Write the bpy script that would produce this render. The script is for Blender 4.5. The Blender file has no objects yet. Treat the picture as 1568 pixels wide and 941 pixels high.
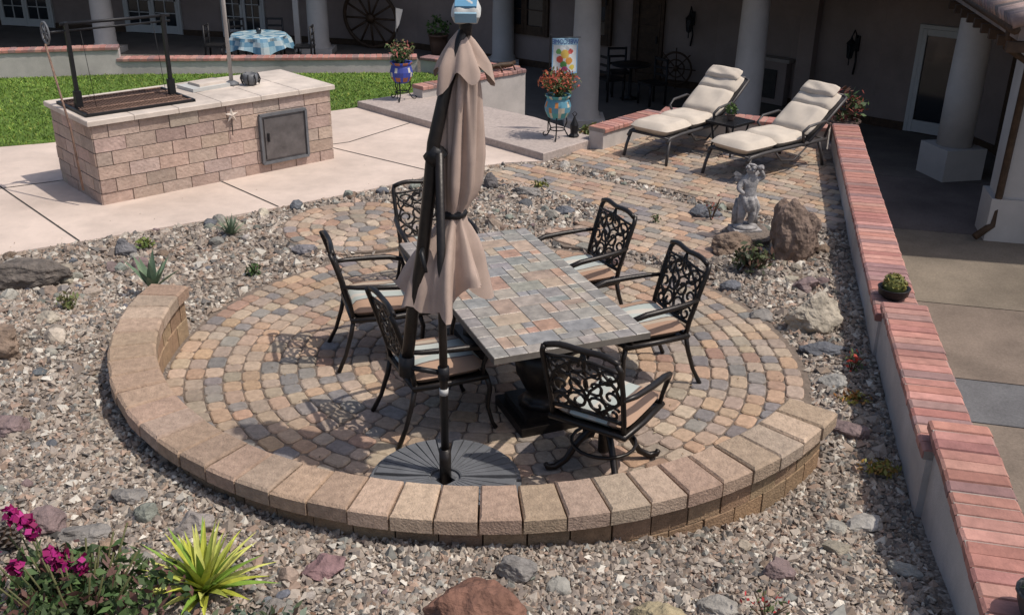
import bpy, math, random
import numpy as np
from mathutils import Vector, Matrix, noise as mnoise
random.seed(7); rng=np.random.default_rng(7)
R=math.radians
sc=bpy.context.scene
# ---------------------------------------------------------------- materials
def mat(name,col=(.5,.5,.5),rough=.8,var=.25,scale=8.,bump=.2,bscale=60.,attr=False,metal=0.,col2=None,bdist=.01,detail=6,spec=.3,big=0.):
    m=bpy.data.materials.new(name); m.use_nodes=True
    nt=m.node_tree; N=nt.nodes; L=nt.links
    b=N['Principled BSDF']; b.inputs['Roughness'].default_value=rough; b.inputs['Metallic'].default_value=metal
    b.inputs['Specular IOR Level'].default_value=spec
    tc=N.new('ShaderNodeTexCoord')
    nz=N.new('ShaderNodeTexNoise'); nz.inputs['Scale'].default_value=scale; nz.inputs['Detail'].default_value=detail; nz.inputs['Roughness'].default_value=.65
    L.new(tc.outputs['Object'],nz.inputs['Vector'])
    if attr:
        a=N.new('ShaderNodeAttribute'); a.attribute_name='Col'; src=a.outputs['Color']
        mr=N.new('ShaderNodeMapRange'); mr.inputs[1].default_value=.25; mr.inputs[2].default_value=.75
        mr.inputs[3].default_value=1-var; mr.inputs[4].default_value=1+var
        L.new(nz.outputs['Fac'],mr.inputs[0])
        vm=N.new('ShaderNodeVectorMath'); vm.operation='SCALE'
        L.new(src,vm.inputs[0]); L.new(mr.outputs[0],vm.inputs['Scale']); out=vm.outputs[0]
    else:
        cr=N.new('ShaderNodeValToRGB'); c2=col2 or tuple(min(1,c*(1+var)) for c in col)
        c1=tuple(c*(1-var) for c in col)
        cr.color_ramp.elements[0].position=.3; cr.color_ramp.elements[1].position=.7
        cr.color_ramp.elements[0].color=(*c1,1); cr.color_ramp.elements[1].color=(*c2,1)
        L.new(nz.outputs['Fac'],cr.inputs[0]); out=cr.outputs[0]
    if big>0:
        n3=N.new('ShaderNodeTexNoise'); n3.inputs['Scale'].default_value=.9; n3.inputs['Detail'].default_value=8; n3.inputs['Roughness'].default_value=.7
        L.new(tc.outputs['Object'],n3.inputs['Vector'])
        m3=N.new('ShaderNodeMapRange'); m3.inputs[1].default_value=.35; m3.inputs[2].default_value=.65; m3.inputs[3].default_value=1-big; m3.inputs[4].default_value=1+big*.5
        L.new(n3.outputs['Fac'],m3.inputs[0]); v3=N.new('ShaderNodeVectorMath'); v3.operation='SCALE'
        L.new(out,v3.inputs[0]); L.new(m3.outputs[0],v3.inputs['Scale']); out=v3.outputs[0]
    L.new(out,b.inputs['Base Color'])
    if bump>0:
        n2=N.new('ShaderNodeTexNoise'); n2.inputs['Scale'].default_value=bscale; n2.inputs['Detail'].default_value=5
        L.new(tc.outputs['Object'],n2.inputs['Vector'])
        bp=N.new('ShaderNodeBump'); bp.inputs['Strength'].default_value=bump; bp.inputs['Distance'].default_value=bdist
        L.new(n2.outputs['Fac'],bp.inputs['Height']); L.new(bp.outputs[0],b.inputs['Normal'])
    return m
M={}
M['stone']=mat('paver_stone',attr=True,var=.28,scale=25,bump=.5,bscale=90,rough=.8,big=.2)
M['block']=mat('wall_block',attr=True,var=.30,scale=22,bump=.9,bscale=80,rough=.9,big=.2)
M['split']=mat('split_face_block',attr=True,var=.2,scale=14,bump=.8,bscale=32,bdist=.015,rough=.9,big=.12)
M['brick']=mat('brick_cap',attr=True,var=.22,scale=14,bump=.3,bscale=80,rough=.75,big=.25)
M['rock']=mat('rock',attr=True,var=.45,scale=9,bump=.9,bscale=22,bdist=.03,rough=.9)
M['gravel']=mat('gravel_stone',attr=True,var=.2,scale=60,bump=0,rough=.85,big=.2)
M['slate']=mat('slate_tile',attr=True,var=.40,scale=12,bump=.4,bscale=30,rough=.36,spec=.5)
M['leaf']=mat('leaf',attr=True,var=.25,scale=20,bump=0,rough=.6)
M['paint']=mat('painted',attr=True,var=.1,scale=6,bump=.1,bscale=60,rough=.5)
M['stucco']=mat('stucco',(.52,.48,.45),rough=.9,var=.12,scale=2.5,bump=.5,bscale=90,big=.2)
M['hstucco']=mat('house_stucco',(.27,.215,.19),rough=.9,var=.1,scale=.8,bump=.4,bscale=60,big=.15)
M['column']=mat('column_plaster',(.46,.43,.40),rough=.8,var=.08,scale=2,bump=.2,bscale=40,big=.1)
M['mortar']=mat('mortar',(.33,.29,.26),rough=.95,var=.2,bump=.5)
M['sand']=mat('joint_sand',(.19,.15,.12),rough=.95,var=.3,scale=30,bump=.5,bscale=200)
M['iron']=mat('dark_bronze_iron',(.022,.018,.016),rough=.38,var=.3,scale=30,bump=.1,metal=.35,spec=.5)
M['rust']=mat('rusty_grate',(.19,.12,.09),rough=.7,var=.5,scale=30,bump=.5)
M['black']=mat('black_metal',(.02,.02,.022),rough=.45,var=.2,metal=.3)
M['fabric']=mat('umbrella_fabric',(.44,.335,.28),rough=.95,var=.14,scale=5,bump=.3,bscale=250,bdist=.003)
M['cush']=mat('lounger_cushion',(.56,.49,.41),rough=.95,var=.08,scale=6,bump=.25,bscale=200,bdist=.003)
M['concrete']=mat('concrete',(.60,.495,.425),rough=.9,var=.10,scale=1.3,bump=.25,bscale=70,detail=10,big=.18)
M['pad']=mat('aggregate_pad',(.42,.355,.32),rough=.9,var=.22,scale=30,bump=.3,bscale=80,detail=10,big=.15)
M['walk']=mat('walkway',attr=True,var=.25,scale=40,bump=.3,bscale=60,detail=10,big=.3)
M['joint']=mat('joint',(.05,.045,.04),bump=0)
M['grout']=mat('grout',(.16,.14,.12),bump=0)
M['glass']=mat('window_glass',(.015,.02,.025),rough=.08,var=.1,bump=0,spec=.8)
M['capstone']=mat('cap_tile',(.60,.52,.45),rough=.7,var=.18,scale=3,bump=.2,bscale=60,big=.2)
M['steel']=mat('steel_door',(.16,.15,.15),rough=.45,var=.3,scale=6,metal=.6,bump=.1)
M['plas']=mat('grey_plastic',(.13,.135,.145),rough=.5,var=.2,bump=.2)
M['frame']=mat('lounger_frame',(.075,.07,.07),rough=.45,var=.2,metal=.3)
M['statue']=mat('weathered_statue',(.33,.315,.31),rough=.85,var=.55,scale=14,bump=.6,bscale=60)
M['rooftile']=mat('roof_tile',attr=True,var=.3,scale=8,bump=.4,rough=.8)
M['wood']=mat('dark_wood',(.06,.035,.02),rough=.6,var=.4,scale=10)
M['white']=mat('white_paint',(.5,.5,.48),rough=.5,var=.06)
def stripes():
    m=bpy.data.materials.new('striped_cushion'); m.use_nodes=True; nt=m.node_tree;N=nt.nodes;L=nt.links
    b=N['Principled BSDF']; b.inputs['Roughness'].default_value=.95
    tc=N.new('ShaderNodeTexCoord'); sp=N.new('ShaderNodeSeparateXYZ'); L.new(tc.outputs['Object'],sp.inputs[0])
    ma=N.new('ShaderNodeMath'); ma.operation='MULTIPLY_ADD'; ma.inputs[1].default_value=1.9; ma.inputs[2].default_value=5.5
    L.new(sp.outputs['X'],ma.inputs[0]); fr=N.new('ShaderNodeMath'); fr.operation='FRACT'; L.new(ma.outputs[0],fr.inputs[0])
    cr=N.new('ShaderNodeValToRGB'); cr.color_ramp.interpolation='CONSTANT'; L.new(fr.outputs[0],cr.inputs[0])
    e=cr.color_ramp.elements; e[0].color=(.36,.23,.16,1); e[0].position=0
    cols=[(.16,(.42,.34,.26)),(.24,(.16,.12,.10)),(.27,(.42,.45,.42)),(.50,(.52,.48,.42)),(.60,(.40,.44,.41)),(.74,(.16,.12,.10)),(.77,(.40,.26,.18))]
    e[1].position=cols[0][0]; e[1].color=(*cols[0][1],1)
    for p,c in cols[1:]:
        q=e.new(p); q.color=(*c,1)
    L.new(cr.outputs[0],b.inputs['Base Color']); return m
M['stripe']=stripes()
def gravelground():
    m=bpy.data.materials.new('gravel_ground'); m.use_nodes=True; nt=m.node_tree;N=nt.nodes;L=nt.links
    b=N['Principled BSDF']; b.inputs['Roughness'].default_value=.95
    tc=N.new('ShaderNodeTexCoord'); v=N.new('ShaderNodeTexVoronoi'); v.inputs['Scale'].default_value=42
    L.new(tc.outputs['Object'],v.inputs['Vector'])
    sx=N.new('ShaderNodeSeparateColor'); L.new(v.outputs['Color'],sx.inputs[0])
    cr=N.new('ShaderNodeValToRGB'); L.new(sx.outputs[0],cr.inputs[0]); e=cr.color_ramp.elements
    e[0].color=(.12,.10,.085,1); e[1].color=(.38,.33,.28,1)
    q=e.new(.5); q.color=(.23,.185,.15,1)
    L.new(cr.outputs[0],b.inputs['Base Color'])
    bp=N.new('ShaderNodeBump'); bp.inputs['Strength'].default_value=1; bp.inputs['Distance'].default_value=.02; bp.invert=True
    L.new(v.outputs['Distance'],bp.inputs['Height']); L.new(bp.outputs[0],b.inputs['Normal']); return m
M['ground']=gravelground()
M['lawn']=mat('lawn',(.10,.17,.03),rough=.95,var=.35,scale=3,bump=.8,bscale=60,detail=10,big=.25)
M['dirt']=mat('courtyard_ground',(.13,.115,.10),rough=.95,var=.2,scale=1.5,bump=.3)
# ---------------------------------------------------------------- mesh builder
class MB:
    def __init__(s): s.v=[];s.f=[];s.m=[];s.c=[];s.sm=[];s.mats=[]
    def mi(s,k):
        if k not in s.mats: s.mats.append(k)
        return s.mats.index(k)
    def add(s,vs,fs,k,c=(1,1,1),smooth=False,T=None):
        o=len(s.v)
        if T is not None: vs=[T@Vector(p) for p in vs]
        s.v.extend([tuple(p) for p in vs]); i=s.mi(k)
        for f in fs:
            s.f.append(tuple(o+j for j in f)); s.m.append(i); s.c.append(c); s.sm.append(smooth)
    def box(s,c,d,k,col=(1,1,1),rz=0,T=None):
        x,y,z=[q/2 for q in d]; cs,sn=math.cos(rz),math.sin(rz)
        vs=[(c[0]+a*x*cs-b*y*sn,c[1]+a*x*sn+b*y*cs,c[2]+e*z) for e in(-1,1) for a,b in((-1,-1),(1,-1),(1,1),(-1,1))]
        s.add(vs,[(3,2,1,0),(4,5,6,7),(0,1,5,4),(1,2,6,5),(2,3,7,6),(3,0,4,7)],k,col,T=T)
    def prism(s,poly,z0,z1,k,col=(1,1,1),b=0.,T=None,jit=0,kside=None):
        n=len(poly); cx=sum(p[0] for p in poly)/n; cy=sum(p[1] for p in poly)/n
        def ring(ins,z):
            o=[]
            for p in poly:
                dx,dy=p[0]-cx,p[1]-cy; l=math.hypot(dx,dy) or 1; q=max(0,1-ins*1.35/l)
                o.append((cx+dx*q,cy+dy*q,z+(random.uniform(-jit,jit) if jit else 0)))
            return o
        rings=[ring(0,z0)]
        if b>0: rings+= [ring(0,z1-b),ring(b,z1)]
        else: rings.append(ring(0,z1))
        vs=[p for r in rings for p in r]; fs=[]
        for r in range(len(rings)-1):
            for i in range(n): fs.append((r*n+i,r*n+(i+1)%n,(r+1)*n+(i+1)%n,(r+1)*n+i))
        s.add(vs,fs,kside or k,col,T=T)
        s.add([rings[-1][i] for i in range(n)],[tuple(range(n))],k,col,T=T)
    def tube(s,pts,r,k,col=(1,1,1),n=6,T=None,closed=False,sq=1.):
        P=[Vector(p) for p in pts]; m=len(P)
        rr=r if isinstance(r,(list,tuple)) else [r]*m
        vs=[];up=None
        for i in range(m):
            if closed: t=(P[(i+1)%m]-P[i-1]).normalized()
            else: t=(P[min(i+1,m-1)]-P[max(i-1,0)]).normalized()
            if up is None:
                up=Vector((0,0,1)) if abs(t.z)<.9 else Vector((0,1,0))
            a=t.cross(up)
            if a.length<1e-4: a=t.orthogonal()
            a.normalize(); b=a.cross(t).normalized(); up=b
            for j in range(n):
                g=2*math.pi*j/n; vs.append(P[i]+a*math.cos(g)*rr[i]*sq+b*math.sin(g)*rr[i])
        fs=[]
        for i in range(m if closed else m-1):
            for j in range(n):
                q=(i+1)%m; fs.append((i*n+j,i*n+(j+1)%n,q*n+(j+1)%n,q*n+j))
        if not closed: fs+= [tuple(range(n))[::-1],tuple((m-1)*n+j for j in range(n))]
        s.add(vs,fs,k,col,True,T)
    def lathe(s,prof,k,col=(1,1,1),n=20,c=(0,0,0),T=None,fn=None,smooth=True):
        vs=[];m=len(prof)
        for i,(r,z) in enumerate(prof):
            for j in range(n):
                g=2*math.pi*j/n; q=r*(fn(g,z) if fn else 1)
                vs.append((c[0]+q*math.cos(g),c[1]+q*math.sin(g),c[2]+z))
        fs=[(i*n+j,i*n+(j+1)%n,(i+1)*n+(j+1)%n,(i+1)*n+j) for i in range(m-1) for j in range(n)]
        if prof[0][0]>1e-4: fs.append(tuple(range(n))[::-1])
        if prof[-1][0]>1e-4: fs.append(tuple((m-1)*n+j for j in range(n)))
        s.add(vs,fs,k,col,smooth,T)
    def pillow(s,c,w,d,h,k,col=(1,1,1),T=None,puff=.35,n=10):
        vs=[];fs=[];
        for side in (1,-1):
            o=len(vs)
            for i in range(n+1):
                for j in range(n+1):
                    u=-1+2*i/n; v=-1+2*j/n
                    e=(1-abs(u)**6)*(1-abs(v)**6); e=max(e,0)**.35
                    rx=1-.06*(abs(v)**4); ry=1-.06*(abs(u)**4)
                    dim=.012*math.sin(u*5+v*3+c[1]*9)*(1-u*u)*(1-v*v)
                    vs.append((c[0]+u*w/2*rx,c[1]+v*d/2*ry,c[2]+side*(h/2*e+dim)))
            for i in range(n):
                for j in range(n):
                    a=o+i*(n+1)+j; q=(a,a+n+1,a+n+2,a+1); fs.append(q if side>0 else q[::-1])
        s.add(vs,fs,k,col,True,T)
    def blade(s,base,ang,L,w,lift,droop,k,col,n=5,fold=.3):
        d=Vector((math.cos(ang),math.sin(ang),0)); sd=Vector((-d.y,d.x,0)); p=Vector(base); el=lift; vs=[]
        for i in range(n+1):
            t=i/n; ww=w*(1-t**1.8)*(.7+.6*t*(1-t)*2)
            vs+= [p-sd*ww/2+Vector((0,0,ww*fold)),p.copy(),p+sd*ww/2+Vector((0,0,ww*fold))]
            p=p+(d*math.cos(el)+Vector((0,0,math.sin(el))))*(L/n); el-=droop/n
        fs=[]
        for i in range(n):
            a=i*3; fs+= [(a,a+1,a+4,a+3),(a+1,a+2,a+5,a+4)]
        s.add(vs,fs,k,col)
    def leaves(s,c,rad,n,size,cols,k='leaf',shell=.4):
        for _ in range(n):
            g=rng.normal(size=3); g/=np.linalg.norm(g); q=random.uniform(shell,1)
            p=Vector((c[0]+g[0]*rad[0]*q,c[1]+g[1]*rad[1]*q,c[2]+g[2]*rad[2]*q))
            a=Vector(rng.normal(size=3)).normalized(); b=a.cross(Vector(rng.normal(size=3))).normalized()
            l=size*random.uniform(.6,1.3)
            s.add([p-a*l,p+b*l*.45,p+a*l,p-b*l*.45],[(0,1,2,3)],k,random.choice(cols))
    def rock(s,c,r,col,k='rock',sub=3,seed=0,rough=.35,rz=0,cuts=7):
        vs,fs=ico(sub); out=[]; rr=random.Random(seed)
        off=Vector((rr.uniform(0,99),rr.uniform(0,99),rr.uniform(0,99)))
        pl=[]
        for _ in range(cuts):
            g=Vector((rr.gauss(0,1),rr.gauss(0,1),rr.gauss(0,.8))).normalized(); pl.append((g,rr.uniform(.55,.85)))
        for v in vs:
            p=Vector(v)
            for g,d in pl:
                q=p.dot(g)
                if q>d: p=p-g*(q-d)*.92
            p=p*(1+rough*.5*mnoise.noise(p*1.6+off)+rough*.22*mnoise.noise(p*4.5+off)+rough*.1*mnoise.noise(p*11+off))
            x,y=p.x*r[0],p.y*r[1]
            out.append((c[0]+x*math.cos(rz)-y*math.sin(rz),c[1]+x*math.sin(rz)+y*math.cos(rz),c[2]+p.z*r[2]))
        s.add(out,fs,k,col,False)
    def build(s,name,loc=(0,0,0),rz=0,parent=None):
        me=bpy.data.meshes.new(name); me.from_pydata(s.v,[],s.f); 
        for k in s.mats: me.materials.append(M[k])
        me.polygons.foreach_set('material_index',s.m); me.polygons.foreach_set('use_smooth',s.sm)
        ca=me.color_attributes.new('Col','FLOAT_COLOR','CORNER')
        ln=np.array([len(f) for f in s.f]); c=np.ones((len(s.f),4)); c[:,:3]=np.array(s.c)[:,:3]
        ca.data.foreach_set('color',np.repeat(c,ln,axis=0).ravel())
        me.update(); o=bpy.data.objects.new(name,me); o.location=loc; o.rotation_euler=(0,0,rz)
        sc.collection.objects.link(o)
        if parent: o.parent=parent
        return o
_ico={}
def ico(sub):
    if sub in _ico: return _ico[sub]
    import bmesh
    bm=bmesh.new(); bmesh.ops.create_icosphere(bm,subdivisions=sub,radius=1)
    r=([tuple(v.co) for v in bm.verts],[tuple(v.index for v in f.verts) for f in bm.faces]); bm.free(); _ico[sub]=r; return r
def inst(o,name,loc,rz):
    q=bpy.data.objects.new(name,o.data); q.location=loc; q.rotation_euler=(0,0,rz); sc.collection.objects.link(q); return q
def pip(poly,x,y):
    x=np.asarray(x,float);y=np.asarray(y,float); ins=np.zeros(x.shape,bool); n=len(poly)
    for i in range(n):
        x1,y1=poly[i];x2,y2=poly[(i+1)%n]
        if y1==y2: continue
        c=((y1>y)!=(y2>y))&(x<(x2-x1)*(y-y1)/(y2-y1)+x1); ins^=c
    return ins
def jc(c,a=.12):
    q=1+random.uniform(-a,a); return tuple(max(0,v*q*(1+random.uniform(-.03,.03))) for v in c)
C=(-.19,6.84)
S=lambda t: (lambda u:u*u*(3-2*u))(np.clip(t,0,1))
def hz(x,y):
    x=np.asarray(x,float);y=np.asarray(y,float)
    a=S((8.1-y)/1.6)*S((1.7-x)/2.2)*S((x+6.3)/1.5); b=S((4.9-y)/1.4)
    h=.20*(1-(1-a)*(1-b))+.012*np.sin(x*2.1+1)*np.cos(y*1.7)
    r=np.hypot(x-C[0],y-C[1]); k=S((r-2.38)/.2)
    return h*k-.03*(1-k)
LOW=-1.2
TERR=[(1.75,1.2),(2.55,4.88),(2.95,6.8),(4.38,12.95),(2.0,13.95),(1.05,12.8),(.9,13.0),(.25,14.0),(-1.45,15.45),(.1,16.9),(-1.62,18.0),(-6.85,17.5),(-20,14.2),(-20,1.2)]
CONC=[(-12,4.6),(-4.84,8.74),(-4.22,9.12),(-3.3,9.72),(-2.52,10.25),(-1.6,10.95),(-.69,11.78),(-.1,12.1),(.37,12.2),(-2.39,15.06),(-2.73,14.82),(-6.15,12.76),(-6.65,12.55),(-20,6.95),(-20,4.6)]
LAWN=[(-20,6.95),(-6.65,12.55),(-6.15,12.76),(-2.73,14.82),(-2.38,15.08),(-1.5,15.55),(-.1,16.88),(-1.62,17.85),(-6.85,17.35),(-20,14.05)]
PATIO=[(.5,12.35),(1.2,13.0),(2.05,13.8),(4.2,12.9),(3.45,9.75),(3.0,9.95),(2.62,10.25)]
PATH=[(-.42,11.62),(-.05,12.0),(.25,12.1),(2.5,10.1),(2.3,9.5),(1.9,8.85),(1.2,9.02),(.5,9.18),(.35,9.55),(.75,9.9),(1.1,10.3),(.7,10.7),(.1,11.2)]
SC=(-1.6,9.72); SR=.78
# ---------------------------------------------------------------- terrain
def terrain():
    st=.1; xs=np.arange(-20,4.6,st); ys=np.arange(1.2,18.2,st)
    X,Y=np.meshgrid(xs,ys,indexing='ij'); Z=hz(X,Y); nx,ny=X.shape
    V=np.stack([X,Y,Z],-1).reshape(-1,3)
    cx=X[:-1,:-1]+st/2; cy=Y[:-1,:-1]+st/2; keep=pip(TERR,cx,cy)
    i,j=np.nonzero(keep); a=i*ny+j
    F=np.stack([a,a+ny,a+ny+1,a+1],-1)
    me=bpy.data.meshes.new('gravel_ground'); me.from_pydata(V.tolist(),[],F.tolist()); me.materials.append(M['ground']); me.update()
    o=bpy.data.objects.new('gravel_ground',me); sc.collection.objects.link(o)
terrain()
b=MB(); b.add([(-300,-300,LOW),(300,-300,LOW),(300,300,LOW),(-300,300,LOW)],[(0,1,2,3)],'dirt'); b.build('ground')
b=MB(); b.prism([(x,y) for x,y in CONC],-.05,.024,'concrete')
def strip(p,q,w,z): 
    d=(Vector(q)-Vector(p)).normalized(); n=Vector((-d.y,d.x))*w/2
    b.add([(p[0]-n.x,p[1]-n.y,z),(q[0]-n.x,q[1]-n.y,z),(q[0]+n.x,q[1]+n.y,z),(p[0]+n.x,p[1]+n.y,z)],[(0,1,2,3)],'joint')
for p,q in [((-6.9,12.0),(-4.24,9.12)),((-4.9,12.72),(-2.54,10.25)),((-2.9,13.1),(-.9,11.6)),((-9.5,10.5),(-6.6,7.75)),((-8.2,9.3),(-2.2,13.0)),((-2.2,13.0),(-1.5,14.1))]: strip(p,q,.018,.028)
b.build('concrete_slab')
b=MB(); b.prism(LAWN,-.05,.03,'lawn'); 
n=120000; px=rng.uniform(-12,0,n); py=rng.uniform(9,18,n); k=pip(LAWN,px,py); px,py=px[k],py[k]; n=len(px)
a=rng.uniform(0,6.28,n); h=rng.uniform(.015,.04,n); w=.010
V=np.zeros((n,3,3)); V[:,0]=np.stack([px-w*np.cos(a),py-w*np.sin(a),np.full(n,.03)],-1); V[:,1]=np.stack([px+w*np.cos(a),py+w*np.sin(a),np.full(n,.03)],-1)
V[:,2]=np.stack([px+rng.normal(0,.02,n),py+rng.normal(0,.02,n),.03+h],-1)
b.build('lawn')
def bigmesh(name,V,F,Cv,k):
    me=bpy.data.meshes.new(name); me.vertices.add(len(V)); me.vertices.foreach_set('co',V.ravel().astype('f'))
    me.loops.add(F.size); me.loops.foreach_set('vertex_index',F.ravel().astype('i')); me.polygons.add(len(F))
    me.polygons.foreach_set('loop_start',np.arange(len(F),dtype='i')*F.shape[1])
    me.update(calc_edges=True); me.validate()
    ca=me.color_attributes.new('Col','FLOAT_COLOR','POINT'); c=np.ones((len(V),4)); c[:,:3]=Cv; ca.data.foreach_set('color',c.ravel())
    me.materials.append(M[k]); me.shade_flat(); o=bpy.data.objects.new(name,me); sc.collection.objects.link(o); return o
pn=np.array([mnoise.noise(Vector((float(a_)*.7,float(b_)*.7,0))) for a_,b_ in zip(px[::1],py[::1])])
g=(rng.uniform(.6,1.5,n)*(1+.5*pn))[:,None]*np.array([.135,.215,.035])[None]; g[rng.random(n)<.12]*=np.array([1.7,1.2,1.4])
bigmesh('grass',V.reshape(-1,3),np.arange(n*3).reshape(-1,3),np.repeat(g,3,axis=0),'leaf')
def gravel():
    pts=[]
    for (x0,x1,y0,y1,d,s) in [(-3.6,2.8,3.0,5.2,2700,.0135),(-5,3.1,5.2,8,1500,.016),(-5.8,3.8,8,12.6,800,.020),(-6,-3.6,3,5.2,700,.018)]:
        n=int((x1-x0)*(y1-y0)*d); x=rng.uniform(x0,x1,n); y=rng.uniform(y0,y1,n); pts.append(np.stack([x,y,np.full(n,s)],-1))
    P=np.concatenate(pts); x,y=P[:,0],P[:,1]; r=np.hypot(x-C[0],y-C[1])
    k=pip(TERR,x,y)&~pip(CONC,x,y)&~pip(LAWN,x,y)&~pip(PATIO,x,y)&~pip(PATH,x,y)&(r>2.42)&(np.hypot(x-SC[0],y-SC[1])>SR)
    xl=2.76+(y-6.89)*.2392; xl=np.where(y<6.8,2.78+(y-6.79)*.225,xl); xl=np.where(y<4.9,2.36+(y-4.91)*.24,xl)
    k&=(x<xl)
    an=np.degrees(np.arctan2(y-C[1],x-C[0]))%360; k&=~((r<2.62)&(an>172)&(an<324))
    P=P[k]; n=len(P); print('gravel',n)
    base=np.array([[1,0,0],[-1,0,0],[0,1,0],[0,-1,0],[0,0,1],[0,0,-1]],float)
    F0=np.array([[0,2,4],[2,1,4],[1,3,4],[3,0,4],[2,0,5],[1,2,5],[3,1,5],[0,3,5]])
    V=base[None]*(1+rng.uniform(-.35,.35,(n,6,1)))+rng.normal(0,.18,(n,6,3))
    V*=rng.uniform(.7,1.25,(n,1,3)); V[:,:,2]*=.75
    a=rng.uniform(0,6.28,n); t=rng.normal(0,.5,n)
    x_=V[:,:,0]; z_=V[:,:,2]; ct,st=np.cos(t)[:,None],np.sin(t)[:,None]; xa=x_*ct-z_*st; za=x_*st+z_*ct
    ca,sa=np.cos(a)[:,None],np.sin(a)[:,None]; V=np.stack([xa*ca-V[:,:,1]*sa,xa*sa+V[:,:,1]*ca,za],-1)
    sz=P[:,2]*np.exp(rng.normal(0,.33,n)); V*=sz[:,None,None]*1.25
    V[:,:,0]+=P[:,0,None];V[:,:,1]+=P[:,1,None];V[:,:,2]+=(hz(P[:,0],P[:,1])+rng.uniform(0,.012,n))[:,None]
    pal=np.array([[.36,.305,.255],[.24,.20,.17],[.44,.385,.325],[.30,.235,.185],[.15,.14,.13],[.36,.26,.20],[.58,.54,.47],[.25,.245,.22]])
    pr=[.24,.17,.17,.14,.09,.08,.07,.04]; c=pal[rng.choice(8,n,p=pr)]*rng.uniform(.8,1.2,(n,1))
    F=(F0[None]+np.arange(n)[:,None,None]*6).reshape(-1,3)
    bigmesh('gravel',V.reshape(-1,3),F,np.repeat(c,6,axis=0),'gravel')
gravel()
# ---------------------------------------------------------------- pavers
PC=[(.42,.305,.225),(.44,.30,.205),(.38,.30,.235),(.33,.27,.215),(.225,.205,.195),(.275,.245,.22),(.45,.35,.26),(.36,.24,.175)]
PW=[5,4,5,4,3,3,4,2]
def pcol(): return jc(random.choices(PC,PW)[0],.12)
def ringpavers(b,c,R0,z1,r0=.09,dw=.134,pw=.15,half=None):
    b.prism([(c[0]+R0*math.cos(t*math.pi/40),c[1]+R0*math.sin(t*math.pi/40)) for t in range(80)],z1-.05,z1-.014,'sand')
    b.prism([(c[0]+r0*.9*math.cos(t*math.pi/4),c[1]+r0*.9*math.sin(t*math.pi/4)) for t in range(8)],z1-.05,z1,'stone',pcol(),.01)
    r=r0
    while r+dw<=R0+.01:
        n=max(5,int(2*math.pi*(r+dw/2)/pw)); off=random.random()*6
        bounds=np.cumsum(rng.uniform(.72,1.28,n)); bounds=bounds/bounds[-1]*2*math.pi+off
        for i in range(n):
            a0=bounds[i-1] if i else bounds[-1]-2*math.pi; a1=bounds[i]; rm=r+dw/2
            g=.0045; q0=a0+g/rm; q1=a1-g/rm; i0=r+g; i1=r+dw-g; cr=.022; da=cr/rm
            pts=[(i0,q0+da),(i0,q1-da),(i0+cr,q1),(i1-cr,q1),(i1,q1-da),(i1+.002,(q0+q1)/2),(i1,q0+da),(i1-cr,q0),(i0+cr,q0)]
            pts=[(c[0]+(p+random.uniform(-.004,.004))*math.cos(t),c[1]+(p+random.uniform(-.004,.004))*math.sin(t)) for p,t in pts]
            b.prism(pts,z1-.05,z1+random.uniform(-.003,.003),'stone',pcol(),.008)
        r+=dw
def bondpavers(b,poly,z1,ang,L=.2,W=.135):
    xs=[p[0] for p in poly]; ys=[p[1] for p in poly]; cx,cy=(min(xs)+max(xs))/2,(min(ys)+max(ys))/2
    b.prism(poly,z1-.06,z1-.014,'sand')
    ca,sa=math.cos(ang),math.sin(ang)
    for j in range(-25,26):
        u=-5+random.random()*L
        while u<5:
            l=random.choice([.13,.17,.2,.2,.23]); v=j*W; g=.0045; cr=.02
            X=cx+(u+l/2)*ca-v*sa; Y=cy+(u+l/2)*sa+v*ca
            if pip(poly,[X],[Y])[0]:
                a,bb=l/2-g,W/2-g
                pts=[(-a+cr,-bb),(a-cr,-bb),(a,-bb+cr),(a,bb-cr),(a-cr,bb),(-a+cr,bb),(-a,bb-cr),(-a,-bb+cr)]
                pts=[(X+p*ca-q*sa,Y+p*sa+q*ca) for p,q in pts]
                b.prism(pts,z1-.06,z1+random.uniform(-.003,.003),'stone',pcol(),.008)
            u+=l
b=MB(); ringpavers(b,C,2.42,0.0); b.build('circular_paver_patio')
b=MB(); ringpavers(b,SC,SR,.02); b.build('paver_circle')
b=MB(); bondpavers(b,PATIO,.025,R(-38)); b.build('lounge_patio')
b=MB(); bondpavers(b,PATH,.02,R(-38)); b.build('paver_path')
# ---------------------------------------------------------------- seat wall
b=MB(); WC=[(.31,.205,.125),(.34,.235,.15),(.28,.19,.12),(.33,.22,.14)]
def arcblocks(n,r0,r1,z0,z1,a0,a1,bev,offs=0,gap=.005,cols=WC,k='block'):
    for i in range(n):
        t0=a0+(a1-a0)*(i+offs)/n; t1=a0+(a1-a0)*(i+1+offs)/n
        t0=max(t0,a0);t1=min(t1,a1)
        if t1-t0<.01: continue
        g0=gap/r1*random.uniform(.6,1.5); pts=[]
        jr=random.uniform(-.005,.005)
        for t in (t0+g0,(t0*2+t1)/3,(t0+2*t1)/3,t1-g0): pts.append((C[0]+(r1+jr+random.uniform(-.003,.003))*math.cos(t),C[1]+(r1+jr)*math.sin(t)))
        for t in (t1-g0,(t0+t1)/2,t0+g0): pts.append((C[0]+(r0+random.uniform(-.003,.003))*math.cos(t),C[1]+r0*math.sin(t)))
        b.prism(pts,z0,z1+random.uniform(-.004,.004),k,jc(random.choice(cols),.13),bev)
A0,A1=R(173),R(324)
arcblocks(30,2.395,2.625,-.1,.145,A0,A1,.008)
arcblocks(30,2.40,2.62,.145,.305,A0,A1,.008,.5)
arcblocks(1,2.40,2.62,.145,.305,A0,A0+(A1-A0)/60,.008)
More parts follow.
